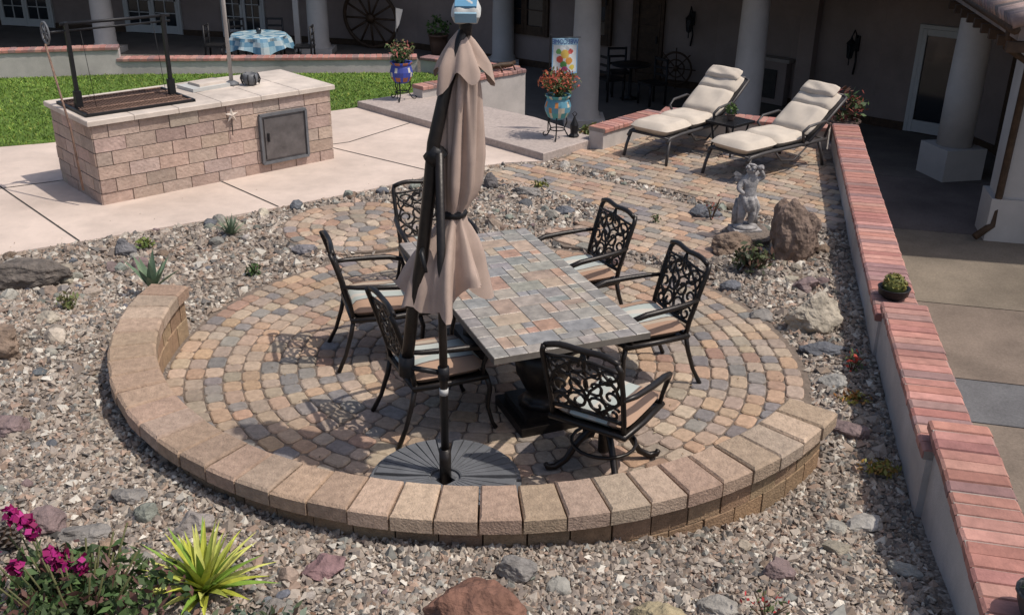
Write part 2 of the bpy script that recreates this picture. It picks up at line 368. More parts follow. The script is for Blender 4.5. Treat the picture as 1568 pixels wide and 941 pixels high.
arcblocks(31,2.365,2.68,.31,.405,A0-.01,A1+.012,.014,0,.005,[(.42,.305,.22),(.38,.275,.20),(.45,.34,.25),(.40,.305,.23)])
b.build('curved_seat_wall')
# ---------------------------------------------------------------- brick capped walls
BC=[(.44,.21,.17),(.40,.185,.15),(.47,.25,.205),(.36,.17,.145),(.45,.23,.19),(.31,.185,.17)]
def capwall(name,p,q,zt,w,z0=LOW-.02,ov=.025,pitch=.102):
    b=MB(); p=Vector(p);q=Vector(q); d=(q-p); L=d.length; d/=L; n=Vector((-d.y,d.x)); h=w/2-ov
    P=[p+n*h,p-n*h,q-n*h,q+n*h]; b.prism([(v.x,v.y) for v in P],z0,zt-.06,'stucco')
    h2=w/2-.008
    P=[p+d*.004+n*h2,p+d*.004-n*h2,q-d*.004-n*h2,q-d*.004+n*h2]; b.prism([(v.x,v.y) for v in P],zt-.061,zt-.008,'mortar')
    m=max(1,int(L/pitch)); pt=L/m
    for i in range(m):
        a=p+d*(i*pt+.004); e=p+d*((i+1)*pt-.004)
        P=[a-n*w/2,e-n*w/2,e+n*w/2,a+n*w/2]; P=[(v.x+random.uniform(-.004,.004),v.y+random.uniform(-.004,.004)) for v in P]
        b.prism(P,zt-.055,zt+random.uniform(-.003,.003),'brick',jc(random.choice(BC),.12),.012)
    return b.build(name)
capwall('brick_capped_wall',(4.38,13.0),(2.93,6.84),.35,.34)
capwall('brick_capped_wall',(2.955,6.86),(2.49,4.76),.45,.334)
capwall('brick_capped_wall',(2.565,4.93),(1.72,1.3),.55,.328)
capwall('brick_capped_wall',(2.1,14.0),(4.22,13.12),.30,.30)
capwall('brick_capped_wall',(1.08,12.85),(1.98,13.88),.30,.28)
capwall('brick_capped_wall',(-1.62,18.0),(.02,17.0),.30,.28)
capwall('brick_capped_wall',(.1,16.95),(-1.5,15.4),.30,.28)
capwall('brick_capped_wall',(-6.9,17.5),(-1.75,18.05),.30,.28)
capwall('brick_capped_wall',(-18,14.5),(-6.86,17.5),.50,.28)
b=MB(); PAD=[(-2.39,15.06),(.37,12.20),(1.10,13.02),(.31,14.15),(-1.54,15.8)]
b.prism(PAD,LOW,.12,'pad',b=.01)
b.prism([(.30,14.16),(-1.54,15.82),(-1.3,16.1),(.5,14.45)],LOW,-.3,'pad')
b.prism([(.5,14.46),(-1.3,16.11),(-1.05,16.4),(.75,14.75)],LOW,-.6,'pad')
b.build('raised_concrete_pad')
b=MB(); w_=Vector((.23,.973)); n_=Vector((.973,-.23))
cuts=[2,4.2,6.2,8.65,9.53,11.46,14.1,16.8,19.5]
for i in range(len(cuts)-1):
    for j,(u0,u1) in enumerate([(-3,.3),(.3,5.4),(5.4,8)]):
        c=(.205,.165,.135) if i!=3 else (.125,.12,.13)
        if cuts[i]>=14: c=(.14,.12,.105)  # same paving farther back, with the courtyard shade painted into its colour
        P=[n_*(u0+.01)+w_*(cuts[i]+.01),n_*(u1-.01)+w_*(cuts[i]+.01),n_*(u1-.01)+w_*(cuts[i+1]-.01),n_*(u0+.01)+w_*(cuts[i+1]-.01)]
        b.prism([(v.x,v.y) for v in P],LOW-.05,LOW+.03,'walk',jc(c,.06))
b.build('walkway')
# ---------------------------------------------------------------- house
house=bpy.data.objects.new('house',None); sc.collection.objects.link(house)
FL=LOW+.02
b=MB(); FAC=[(-22,32.5),(-7.24,28.9),(-2.65,27.6),(2.64,23.5),(4.45,22.5),(5.77,21.2),(7.04,19.5),(8.4,18.3),(8.9,15.2),(8.3,12.7)]
for i in range(len(FAC)-1):
    p,q=Vector(FAC[i]),Vector(FAC[i+1]); d=(q-p).normalized(); n=Vector((d.y,-d.x))
    P=[p,q,q-n*.3,p-n*.3]; b.prism([(v.x,v.y) for v in P],LOW-.1,2.6,'hstucco')
    P=[p+n*.03,q+n*.03,q,p]; b.prism([(v.x,v.y) for v in P],LOW,LOW+.16,'wood')
b.build('walls',parent=house)
def onfac(i,t,off=.0):
    p,q=Vector(FAC[i]),Vector(FAC[i+1]); d=(q-p).normalized(); n=Vector((d.y,-d.x)); v=p+(q-p)*t+n*off
    return v,math.atan2(d.y,d.x)
def door(name,i,t,w,h,z0=FL,leaves=1,frame='white',rows=5,cols=2,solid=False):
    b=MB(); fw=.07
    b.box((0,-.02,h/2),(w,.05,h),'wood' if solid else 'glass')
    for sx in (-1,1): b.box((sx*(w/2+fw/2),-.03,h/2),(fw,.1,h),frame)
    b.box((0,-.03,h+fw/2),(w+2*fw,.1,fw),frame)
    lw=w/leaves
    for k in range(leaves):
        x0=-w/2+k*lw
        for xx in (x0+.045,x0+lw-.045): b.box((xx,-.06,h/2),(.08,.05,h-.01),frame)
        b.box((x0+lw/2,-.061,h-.06),(lw-.18,.05,.11),frame); b.box((x0+lw/2,-.061,.12),(lw-.18,.05,.22),frame)
        for c in range(1,cols): b.box((x0+.1+(lw-.2)*c/cols,-.057,h/2),(.022,.03,h-.4),frame)
        for r in range(1,rows): b.box((x0+lw/2,-.055,.23+(h-.35)*r/rows),(lw-.18,.03,.022),frame)
        b.box((x0+lw-.06,-.1,1.0),(.03,.05,.16),'black')
    v,a=onfac(i,t); return b.build(name,(v.x,v.y,z0),a,house)
door('french_door',6,.66,.86,1.92,rows=1,cols=1)
door('entry_door',3,.22,.62,1.95,frame='wood',rows=3,cols=1,solid=True)
door('window',3,-.42,.7,1.0,z0=FL+.75,frame='wood',rows=2,cols=2)
door('window',2,.55,1.3,1.1,z0=FL+.75,leaves=2,frame='wood',rows=2,cols=1)
door('french_door',0,.50,1.7,2.1,leaves=2,frame='white')
door('french_door',0,.78,1.7,2.1,leaves=2)
door('french_door',0,.97,1.2,2.1,leaves=2)
door('french_door',7,.60,1.5,1.95,leaves=2,frame='wood',rows=1,cols=1)
door('window',8,.45,1.3,1.3,z0=FL+.5,leaves=2,frame='wood')
b=MB(); b.box((0,-.12,.45),(1.1,.24,.9),'hstucco'); b.box((0,-.25,.42),(.7,.03,.6),'joint'); b.box((0,-.14,.93),(1.25,.3,.07),'mortar')
b.box((.95,-.15,1.6),(.35,.3,3.2),'hstucco'); b.box((.2,-.13,2.3),(1.2,.26,.9),'hstucco')
v,a=onfac(4,.75); b.build('outdoor_fireplace',(v.x,v.y,FL),a,house)
b=MB()
prof=[(.34,.0),(.34,.12),(.30,.16),(.31,.2),(.275,.25),(.27,1.2),(.24,2.6),(.30,2.66),(.34,2.75),(.34,2.95)]
for x,y in [(-16,26.6),(-10.7,26.5),(-5.2,26.9),(-.3,25.4),(1.36,19.3),(4.34,18.6)]:
    b.lathe(prof,'column',c=(x,y,FL),n=28); b.box((x,y,FL-.0),(.8,.8,.24),'column')
b.box((-5.75,26.9,FL+1.4),(.14,.14,2.8),'column')
x,y=7.17,15.9; b.lathe([(.27,.5),(.27,1.4),(.245,2.7),(.3,2.8)],'column',c=(x,y,FL),n=28); b.box((x,y,FL+.26),(.72,.72,.52),'column',rz=.23)
b.box((6.75,13.0,FL+1.4),(.42,.5,2.8),'column',rz=-.23); b.box((6.75,13.0,FL+.3),(.56,.64,.6),'column',rz=-.23)
b.build('columns',parent=house)
b=MB()
RP=[(-22,25.9),(-.9,25.7),(.8,18.6),(4.2,17.9),(6.78,16.0),(5.92,12.0),(12.5,10.6),(14,22),(3,40),(-22,40)]
b.prism(RP,1.6,1.78,'hstucco')
b.prism([(-22,28),(1,28),(3.5,22),(8.5,18.5),(8.2,13.5),(12,12.7),(13,22),(2,39),(-22,39)],1.785,3.0,'hstucco')
d=Vector((.22,.975)); n=Vector((.975,-.22)); e0=Vector((5.86,11.8))
for i in range(26):
    for j in range(14):
        c0=e0+d*(i*.17+.08)+n*(j*.32-.12); z=1.80+j*.32*.36
        col=jc(random.choice([(.26,.19,.18),(.32,.235,.215),(.19,.155,.155),(.29,.20,.17)]),.18)
        pts=[(c0.x,c0.y,z+.03),(c0.x+n.x*.38,c0.y+n.y*.38,z+.03+.38*.36-.02)]
        b.tube(pts,[.085,.07],'rooftile',col,n=10)
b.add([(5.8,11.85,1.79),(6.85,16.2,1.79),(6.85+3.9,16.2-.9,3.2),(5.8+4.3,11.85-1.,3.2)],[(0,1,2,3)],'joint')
for i in range(9):
    c0=e0+d*(i*.5+.2)+n*.25; b.box((c0.x,c0.y,1.53),(.7,.09,.12),'wood',rz=math.atan2(n.y,n.x))
b.build('roof',parent=house)
b=MB(); b.tube([(6.0,12.4,1.7),(6.05,12.5,1.45),(6.5,12.75,1.2),(6.5,12.78,-.7),(6.48,12.76,-.95),(6.25,12.7,-1.1)],.05,'wood',n=8); b.tube([(5.82,11.9,1.74),(6.75,16.0,1.74)],.06,'wood',n=8)
b.build('downspout',parent=house)
def lantern(i,t,z):
    b=MB(); b.box((0,-.02,.1),(.1,.04,.3),'black'); b.tube([(0,-.03,.2),(0,-.15,.36),(0,-.22,.24)],.014,'black')
    b.lathe([(.01,.26),(.03,.2),(.10,.12),(.09,.1)],'black',c=(0,-.22,0),n=6,smooth=False); b.lathe([(.075,.1),(.05,-.16),(.0,-.2)],'glass',c=(0,-.22,0),n=6,smooth=False)
    b.tube([(0,-.22,-.18),(0,-.22,-.3)],.014,'black'); b.tube([(0,-.03,.0),(.04,-.05,-.25),(0,-.03,-.5)],.02,'black')
    for q in range(6):
        g=q*math.pi/3; b.tube([(.077*math.cos(g),-.22+.077*math.sin(g),.1),(.052*math.cos(g),-.22+.052*math.sin(g),-.16)],.009,'black',n=4)
    v,a=onfac(i,t); b.build('wall_lantern',(v.x,v.y,z),a,house)
lantern(3,.72,.25); lantern(5,.75,.2)
def wheel(name,r,loc,rz,tilt,handles=False,k='wood',sp=12):
    b=MB(); T=Matrix.Rotation(tilt,4,'X')
    b.tube([(r*math.cos(t*math.pi/16),0,r*math.sin(t*math.pi/16)) for t in range(32)],r*.07,k,closed=True,T=T,n=6)
    b.tube([(0,-.06,0),(0,.06,0)],r*.16,k,n=10,T=T)
    if handles: b.tube([(r*.55*math.cos(t*math.pi/12),0,r*.55*math.sin(t*math.pi/12)) for t in range(24)],r*.05,k,closed=True,T=T)
    for i in range(sp):
        g=2*math.pi*i/sp; R1=r*(1.28 if handles else 1); b.tube([(0,0,0),(R1*math.cos(g),0,R1*math.sin(g))],r*.04,k,T=T,n=5)
    return b.build(name,loc,rz)
wheel('wagon_wheel',.78,(-3.9,27.55,-.40),-.35,.15)
wheel('ship_wheel',.36,(3.62,22.6,-.72),-.5,.1,True,sp=8)
b=MB(); b.lathe([(.03,0),(.28,.02),(.05,.06),(.05,.7)],'black',n=10)
NC=72; pf=[(.78,.42),(.74,.55),(.70,.66),(.68,.735),(.655,.758),(.4,.76),(.0,.76)]
vs=[];
for r,z in pf:
    for j in range(NC):
        g=2*math.pi*j/NC; q=r*(1+(.08*math.sin(g*9)+.03*math.sin(g*4))*(z<.72)); vs.append((q*math.cos(g),q*math.sin(g),z-(.07*math.sin(4*g) if z<.5 else 0)))
for i in range(len(pf)-1):
    for j in range(NC):
        pat=(int(j/3)+i)%3
        b.add([vs[i*NC+j],vs[i*NC+(j+1)%NC],vs[(i+1)*NC+(j+1)%NC],vs[(i+1)*NC+j]],[(0,1,2,3)],'paint',[(.10,.22,.32),(.42,.50,.52),(.25,.38,.45)][pat],True)
b.lathe([(.05,.76),(.07,.84),(.04,.9)],'glass',n=10)
b.build('tablecloth_table',(-6.3,25,FL-.02),0)
b=MB()
for sx in(-1,1):
    for sy in(-1,1): b.tube([(sx*.2,sy*.2,0),(sx*.2,sy*.2,.45 if sy>0 else .95)],.025,'black')
b.box((0,0,.45),(.45,.45,.05),'black')
for z in (.6,.75,.92): b.box((0,-.2,z),(.4,.03,.05),'black')
oc=b.build('dining_chair',(-7.4,25,FL),R(-90))
for p,r in [((-5.2,25.0,FL),R(90)),((-6.2,26.1,FL),R(180)),((-7.0,25.9,FL),R(-140)),((2.05,21.4,FL),R(-60)),((2.9,21.0,FL),R(120)),((2.3,22.2,FL),R(190))]: inst(oc,'dining_chair',p,r)
b=MB(); b.lathe([(.22,0),(.03,.05),(.03,.66),(.42,.70),(.42,.73),(0,.73)],'black',n=20); b.build('bistro_table',(2.5,21.6,FL))
def pot(name,loc,r=.15,h=.2,col=(.35,.16,.10),plant=None,pr=.18,n=150,pcols=None,ls=.03):
    b=MB(); b.lathe([(r*.6,0),(r*.72,.02),(r*.95,h*.7),(r,h),(r*1.08,h),(r*1.08,h*1.1),(r*.92,h*1.1),(r*.9,h*.95),(0,h*.93)],'paint',col,n=18)
    b.leaves((0,0,h+pr*.7),(pr,pr,pr*.9),n,ls,pcols or [(.06,.12,.03),(.09,.15,.04),(.04,.08,.02)])
    return b.build(name,loc)
pot('potted_plant',(5.0,15.8,FL),.25,.4,(.12,.08,.06),pr=.4,n=350,ls=.06,pcols=[(.07,.12,.04),(.12,.05,.04),(.05,.08,.03)])
pot('potted_plant',(-2.0,26.5,FL),.25,.5,(.12,.07,.05),pr=.35,n=200,ls=.06)
pot('potted_plant',(4.72,14.1,FL+1.0),.22,.3,(.10,.07,.06),pr=.32,n=320,ls=.05,pcols=[(.07,.12,.04),(.16,.08,.05),(.05,.08,.03),(.2,.05,.04)])
b=MB(); b.box((0,0,.5),(.5,.5,1.0),'hstucco'); b.build('planter_pedestal',(4.72,14.1,FL),.3)
# ---------------------------------------------------------------- barbecue island
b=MB(); u2=math.atan2(.673,.739); L2,D2,H2=3.02,1.30,.95
bc=[(.43,.32,.265),(.47,.355,.295),(.40,.30,.25),(.45,.335,.275),(.42,.33,.28)]
b.box((L2/2,D2/2,H2/2-.05),(L2-.125,D2-.125,H2-.04),'mortar')
rows=6; rh=(H2-.06)/rows
for r in range(rows):
    for face in range(4):
        Lf=(L2-.1) if face in(0,2) else (D2-.1)
        bl=.34; x=-bl/2 if r%2 else 0
        while x<Lf:
            a=max(0,x); e=min(Lf,x+bl); x+=bl
            if e-a<.03: continue
            z=r*rh+rh/2; dz=rh-.009; th=.05+random.uniform(0,.006)
            c=jc(random.choice(bc),.12); m_=(a+e)/2; l=e-a-.009
            if face==0: b.box((.05+m_,.05+.025-(th-.05),z),(l,.05+2*(th-.05),dz),'split',c)
            elif face==2: b.box((.05+m_,D2-.075,z),(l,th,dz),'split',c)
            elif face==1: b.box((.075-(th-.05),.05+m_,z),(.05+2*(th-.05),l,dz),'split',c)
            else: b.box((L2-.075,.05+m_,z),(th,l,dz),'split',c)
nx=6
for i in range(nx):
    for j in range(2):
        x0=i*L2/nx; y0=j*D2/2
        b.prism([(x0+.003,y0+.003),(x0+L2/nx-.003,y0+.003),(x0+L2/nx-.003,y0+D2/2-.003),(x0+.003,y0+D2/2-.003)],H2-.055,H2,'capstone',b=.008)
b.box((2.28,.03,.43),(.60,.03,.56),'steel'); b.box((2.28,.012,.43),(.52,.02,.48),'steel'); b.box((2.06,-.005,.45),(.02,.03,.1),'black')
for a in((2.28,.715,.62,.03),(2.28,.145,.62,.03)): b.box((a[0],.018,a[1]),(a[2],.05,a[3]),'plas')
for xx in(1.975,2.585): b.box((xx,.018,.43),(.03,.05,.56),'plas')
T=Matrix.Translation((1.62,.0,.78)); vs=[(0,-.03,0)]
for i in range(10):
    g=math.pi/2+i*math.pi/5; r=.085 if i%2==0 else .035; vs.append((r*math.cos(g),0,r*math.sin(g)))
b.add(vs,[(0,1+(i+1)%10,1+i) for i in range(10)],'capstone',T=T)
b.tube([(1.62,.02,.55),(1.62,.0,.78)],.006,'black')
isl=b.build('masonry_barbecue_island',(-4.43,10.16,0),u2)
def onis(s,t,z=.95): 
    c,sn=math.cos(u2),math.sin(u2); return (-4.43+s*c-t*sn,10.16+s*sn+t*c,z)
b=MB()
b.box((.68,.62,.0),(1.10,.80,.02),'rust')
for i in range(34): b.tube([(.14+i*.033,.24,.022),(.14+i*.033,1.0,.022)],.008,'rust',n=4)
for y in(.22,.45,.8,1.02): b.tube([(.1,y,.03),(1.26,y,.03)],.010,'rust',n=4)
for y in(.20,1.04): b.box((.68,y,.016),(1.2,.03,.03),'black')
for x in(.08,1.28): b.box((x,.62,.016),(.03,.87,.03),'black')
for x in(.16,1.22):
    b.box((x,.62,.46),(.04,.04,.92),'black'); b.box((x,.62,.10),(.07,.07,.20),'black')
b.tube([(.1,.62,.90),(1.3,.62,.90)],.018,'black')
b.tube([(.05,.62,.83),(1.3,.62,.84)],.012,'black')
for x in(.3,1.1): b.tube([(x,.62,.83),(x,.5,.03)],.003,'black',n=4)
b.tube([(-.06,.62+.11*math.cos(t*math.pi/10),.83+.11*math.sin(t*math.pi/10)) for t in range(20)],.012,'plas',closed=True)
for t in range(4):
    g=t*math.pi/4; b.tube([(-.06,.62-.11*math.cos(g),.83-.11*math.sin(g)),(-.06,.62+.11*math.cos(g),.83+.11*math.sin(g))],.006,'plas',n=4)
b.tube([(-.10,.55,.73),(-.09,.25,-.1),(-.1,.15,-.75)],.012,'rust')
b.tube([(-.06,.62,.83),(.1,.62,.83)],.014,'black')
b.build('santa_maria_grill',onis(0,0),u2)
b=MB(); b.box((0,0,.02),(.5,.36,.04),'white'); b.box((.05,.0,.055),(.36,.26,.03),'capstone'); b.build('cutting_board',onis(1.72,.85),u2+.1)
b=MB(); b.tube([(0,0,-.0),(0,0,2.4)],.024,'column',n=10); b.lathe([(.09,0),(.09,.02),(.04,.05)],'plas',n=14); b.build('umbrella_pole',onis(2.05,.78))
b=MB(); b.lathe([(.05,0),(.09,.04),(.10,.10),(.085,.14),(.08,.14),(.07,.05),(0,.03)],'plas',n=14)
for t in range(8):
    g=t*math.pi/4; b.tube([(.1*math.cos(g),.1*math.sin(g),.02),(.12*math.cos(g),.12*math.sin(g),.08),(.1*math.cos(g),.1*math.sin(g),.14)],.008,'black',n=4)
b.build('metal_candle_bowl',onis(2.22,.62))
# ---------------------------------------------------------------- patio table
b=MB(); TL,TW,TH=2.10,1.06,.74
b.box((0,0,TH-.03),(TW-.02,TL-.02,.03),'iron'); b.prism([(-TW/2,-TL/2),(TW/2,-TL/2),(TW/2,TL/2),(-TW/2,TL/2)],TH-.045,TH-.004,'grout')
SL=[(.29,.265,.23),(.25,.235,.205),(.34,.29,.225),(.37,.275,.20),(.30,.285,.24),(.39,.31,.225),(.27,.25,.235),(.38,.24,.165),(.26,.25,.225),(.33,.28,.23),(.24,.235,.225)]
def tile(x0,y0,x1,y1,cs=SL):
    g=.0022; b.prism([(x0+g,y0+g),(x1-g,y0+g),(x1-g,y1-g),(x0+g,y1-g)],TH-.02,TH+random.uniform(-.001,.001),'slate',jc(random.choice(cs),.10),.002)
bw=.10
SB=[(.29,.265,.235),(.26,.245,.215),(.32,.285,.245)]
nb=14
for i in range(nb):
    y0=-TL/2+i*TL/nb; 
    for x in(-TW/2,TW/2-bw): tile(x,y0,x+bw,y0+TL/nb,SB)
nb=7
for i in range(nb):
    x0=-TW/2+bw+i*(TW-2*bw)/nb
    for y in(-TL/2,TL/2-bw): tile(x0,y,x0+(TW-2*bw)/nb,y+bw,SB)
gx,gy=11,24; cw=(TW-2*bw)/gx; ch=(TL-2*bw)/gy; used=np.zeros((gx,gy),bool)
for i in range(gx):
    for j in range(gy):
        if used[i,j]: continue
        w,h=random.choice([(1,1),(2,1),(1,2),(2,2),(2,2),(3,2),(2,3),(1,1)])
        while i+w>gx or j+h>gy or used[i:i+w,j:j+h].any():
            if w>1: w-=1
            elif h>1: h-=1
        used[i:i+w,j:j+h]=True; x0=-TW/2+bw+i*cw; y0=-TL/2+bw+j*ch; tile(x0,y0,x0+w*cw,y0+h*ch)
b.box((0,0,TH-.1),(.7,1.5,.09),'iron')
for s_ in(-.58,.58):
    b.box((0,s_,.03),(.50,.50,.06),'iron'); b.box((0,s_,.08),(.40,.40,.05),'iron')
    b.lathe([(.17,.105),(.13,.14),(.10,.18),(.14,.25),(.19,.36),(.20,.44),(.17,.50),(.12,.54),(.13,.58),(.22,.62),(.24,.66)],'iron',n=20,c=(0,s_,0),fn=lambda g,z:1+.03*math.cos(g*10))
ta=math.atan2(.371,.929)
b.build('slate_patio_table',(0,6.47,0),ta)
# ---------------------------------------------------------------- chairs
def spiral(cx,ct,r,turn,start,sgn=1,n=16,r1=.25):
    return [(cx+sgn*(r*(1-(1-r1)*i/n))*math.cos(start+turn*2*math.pi*i/n),ct+(r*(1-(1-r1)*i/n))*math.sin(start+turn*2*math.pi*i/n)) for i in range(n+1)]
def chair(swivel=False):
    b=MB(); k='iron'
    def bp(s,t): return (s,-.245-.115*t+.02*math.cos(s*6),.46+.46*t)
    for sx in(-1,1):
        if not swivel:
            b.tube([(sx*.25,.25,.40),(sx*.262,.275,.30),(sx*.255,.262,.16),(sx*.27,.29,.04),(sx*.28,.31,.0)],[.019,.018,.015,.014,.018],k)
            b.tube([(sx*.235,-.23,.42),(sx*.24,-.26,.28),(sx*.25,-.31,.12),(sx*.265,-.37,.0)],[.018,.017,.015,.017],k)
        b.tube([(sx*.235,-.23,.38),(sx*.24,-.25,.5),(sx*.25,-.31,.72),(sx*.252,-.36,.88),(sx*.235,-.375,.925)],.018,k)
        b.tube([(sx*.25,-.31,.67),(sx*.285,-.2,.665),(sx*.305,-.02,.655),(sx*.31,.14,.645),(sx*.305,.235,.62),(sx*.29,.25,.57),(sx*.275,.225,.49),(sx*.26,.22,.40)],[.014,.018,.021,.022,.02,.016,.014,.014],k,n=8)
    b.tube([bp(s,1.0+.06*math.cos(s/.24*math.pi/2)-.02*math.cos(s/.24*math.pi*1.5)) for s in np.linspace(-.24,.24,15)],.019,k)
    b.tube([bp(s,.88+.02*math.cos(s/.24*math.pi)) for s in np.linspace(-.245,.245,9)],.010,k,n=5)
    b.tube([bp(s,.06) for s in np.linspace(-.238,.238,7)],.014,k)
    for sg in(-1,1):
        for cx,ct,r,tu,st in [(.15,.70,.085,1.35,-1.2),(.06,.50,.085,1.3,1.2),(.165,.42,.075,1.3,2.6),(.06,.22,.08,1.35,-1.6),(.17,.17,.06,1.2,.6),(.055,.80,.065,1.3,2.2)]:
            b.tube([bp(x,t) for x,t in [(sg*p,ct+(q-ct)/.48) for p,q in spiral(cx,ct,r,tu,st)]],.0095,k,n=5)
        b.tube([bp(sg*x,t) for x,t in [(.24,.86),(.2,.72),(.10,.60),(.03,.44),(.0,.30),(.03,.16),(.12,.06)]],.0105,k,n=5)
        b.tube([bp(sg*x,t) for x,t in [(.0,1.0),(.03,.85),(.12,.78),(.2,.6),(.235,.40),(.16,.25),(.05,.07)]],.0105,k,n=5)
        b.lathe([(.0,-.012),(.02,-.008),(.02,.008),(0,.012)],k,n=8,c=bp(sg*.11,.62))
    b.tube([(.25,-.24,.395),(.262,.0,.395),(.265,.25,.395),(.12,.275,.395),(-.12,.275,.395),(-.265,.25,.395),(-.262,0,.395),(-.25,-.24,.395)],.022,k,closed=True)
    b.box((0,0,.39),(.48,.48,.012),k)
    b.pillow((0,.01,.452),.51,.51,.11,'stripe')
    if swivel:
        b.tube([(0,0,.39),(0,0,.10)],.035,k,n=10); b.lathe([(.03,.28),(.16,.36),(.17,.38)],k,n=14)
        b.tube([(.2*math.cos(t*math.pi/10),.2*math.sin(t*math.pi/10),.17) for t in range(20)],.012,k,closed=True)
        for q in range(4):
            g=math.pi/4+q*math.pi/2; c,s_=math.cos(g),math.sin(g)
            b.tube([(r*c,r*s_,z) for r,z in [(.03,.30),(.10,.26),(.18,.17),(.24,.07),(.31,.025),(.36,.03),(.37,.055)]],[.024,.023,.022,.022,.022,.021,.017],k)
    return b
def face(dx,dy): return math.atan2(-dx,dy)
ch=chair().build('patio_chair',(-.50,5.86,0),face(.90,.43))
inst(ch,'patio_chair',(-1.0,6.86,0),face(.95,.3))
inst(ch,'patio_chair',(-.66,7.92,0),face(.37,-.93))
inst(ch,'patio_chair',(.52,7.47,0),face(-.90,-.43))
inst(ch,'patio_chair',(.93,6.50,0),face(-.92,-.38))
chair(True).build('patio_chair',(.58,5.31,0),face(.52,.85))
# ---------------------------------------------------------------- umbrella
b=MB(); mx,my=-.39,5.07
for q in range(4):
    for s_ in range(9):
        a0=q*math.pi/2+.05+s_*(math.pi/2-.1)/9; a1=a0+(math.pi/2-.1)/9-.018
        P=[(mx+r*math.cos(t),my-.03+r*math.sin(t)) for r,t in((.09,a0),(.43,a0),(.43,a1),(.09,a1))]
        b.prism(P,.055,.08,'plas',b=.006)
    P=[(mx+r*math.cos(t),my-.03+r*math.sin(t)) for r,t in [(.06,q*math.pi/2+.04)]+[(.46,q*math.pi/2+.04+i*(math.pi/2-.08)/8) for i in range(9)]+[(.06,q*math.pi/2+1.53)]]
    b.prism(P,.0,.06,'plas',b=.01)
b.tube([(mx,my,.02),(mx,my,2.06)],.024,'iron',n=12); b.tube([(mx,my,.02),(mx,my,.25)],.036,'iron',n=12)
b.tube([(mx,my,.72),(mx,my,.80)],.034,'black',n=10); b.tube([(mx,my,.62),(mx,my,.66)],.0265,'white',n=10)
arm=[(-.60,5.08,.82),(-.56,5.09,1.12),(-.50,5.10,1.45),(-.455,5.105,1.8),(-.42,5.11,2.1),(-.35,5.15,2.4),(-.285,5.19,2.60),(-.255,5.21,2.67)]
b.tube(arm,[.035,.036,.036,.036,.036,.033,.030,.028],'iron',n=12)
b.tube([(-.605,5.08,.74),(-.6,5.08,.86)],.046,'black',n=10); b.tube([(-.60,5.06,.80),(mx,my,.76)],.016,'black')
b.tube([(-.44,5.11,2.0),(-.385,5.1,2.07)],.05,'black',n=10); b.tube([(-.49,5.06,1.52),(-.49,5.0,1.52),(-.47,4.97,1.42)],.014,'black')
cx,cy=-.275,5.22
nP=72; 
kz=[2.64,2.58,2.48,2.36,2.2,2.0,1.85,1.75,1.68,1.61,1.52,1.42,1.33,1.24]
kr=[.02,.05,.075,.085,.095,.112,.108,.085,.058,.078,.125,.168,.200,.215]
ka=[0,0,-.0,-.005,-.015,-.03,-.04,-.05,-.055,-.065,-.08,-.095,-.105,-.11]
zs=list(np.linspace(2.64,1.24,52)); vs=[]
for i,z in enumerate(zs):
    r=float(np.interp(-z,[-q for q in kz],kr)); dx=float(np.interp(-z,[-q for q in kz],ka)); low=z<1.68
    amp=.28 if not low else .22+.14*(1.68-z)/.44
    if abs(z-1.68)<.06: amp=.16
    for j in range(nP):
        g=2*math.pi*j/nP; ph=(.9*mnoise.noise(Vector((0,0,z*1.5)))+.5*math.sin(z*4))
        wv=math.sin(7*g+ph)+.5*math.sin(11*g-ph*1.7+z*3)+.6*mnoise.noise(Vector((math.cos(g)*3,math.sin(g)*3,z*2.6)))+.25*math.sin(17*g+z*6)
        q=r*(1+amp*wv*.8)
        e=max(0,(1.42-z)/.18) 
        zz=z-e*(.10*max(0,math.sin(4*g+.3))+.06*math.sin(3*g+1)+.05*math.cos(g+2.6))
        vs.append((cx+dx+q*math.cos(g),cy+q*math.sin(g),zz))
fs=[(i*nP+j,i*nP+(j+1)%nP,(i+1)*nP+(j+1)%nP,(i+1)*nP+j) for i in range(len(zs)-1) for j in range(nP)]
b.add(vs,fs,'fabric',smooth=True)
vs=[]; pr=[(2.66,.02),(2.61,.055),(2.55,.09),(2.49,.12),(2.43,.135)]
for i,(z,r) in enumerate(pr):
    for j in range(48):
        g=2*math.pi*j/48; f=.22*math.sin(5*g+.8)+.14*math.sin(8*g+2)+.1*math.sin(3*g); vs.append((cx+r*(1+f*(i>0))*math.cos(g),cy+r*(1+f*(i>0))*math.sin(g),z-((.05*math.sin(5*g+.9)+.035*math.sin(2*g)) if i==4 else 0)))
b.add(vs,[(i*48+j,i*48+(j+1)%48,(i+1)*48+(j+1)%48,(i+1)*48+j) for i in range(4) for j in range(48)],'fabric',smooth=True)
b.lathe([(.072,-.02),(.08,0),(.072,.02)],'black',n=16,c=(cx-.055,cy,1.68))
b.tube([(cx-.09,cy,1.3),(cx-.10,cy,1.10)],.028,'fabric',n=8)
T=Matrix.Translation((-.25,5.2,2.755))@Matrix.Rotation(.35,4,'X')
b.pillow((0,0,0),.15,.13,.09,'white',T=T); b.box((0,0,.047),(.11,.09,.01),'paint',(.12,.28,.42),T=T); b.box((0,-.061,.0),(.11,.02,.05),'paint',(.25,.40,.5),T=T)
b.tube([(-.255,5.21,2.64),(-.25,5.2,2.74)],.033,'black',n=10)
b.build('cantilever_umbrella')
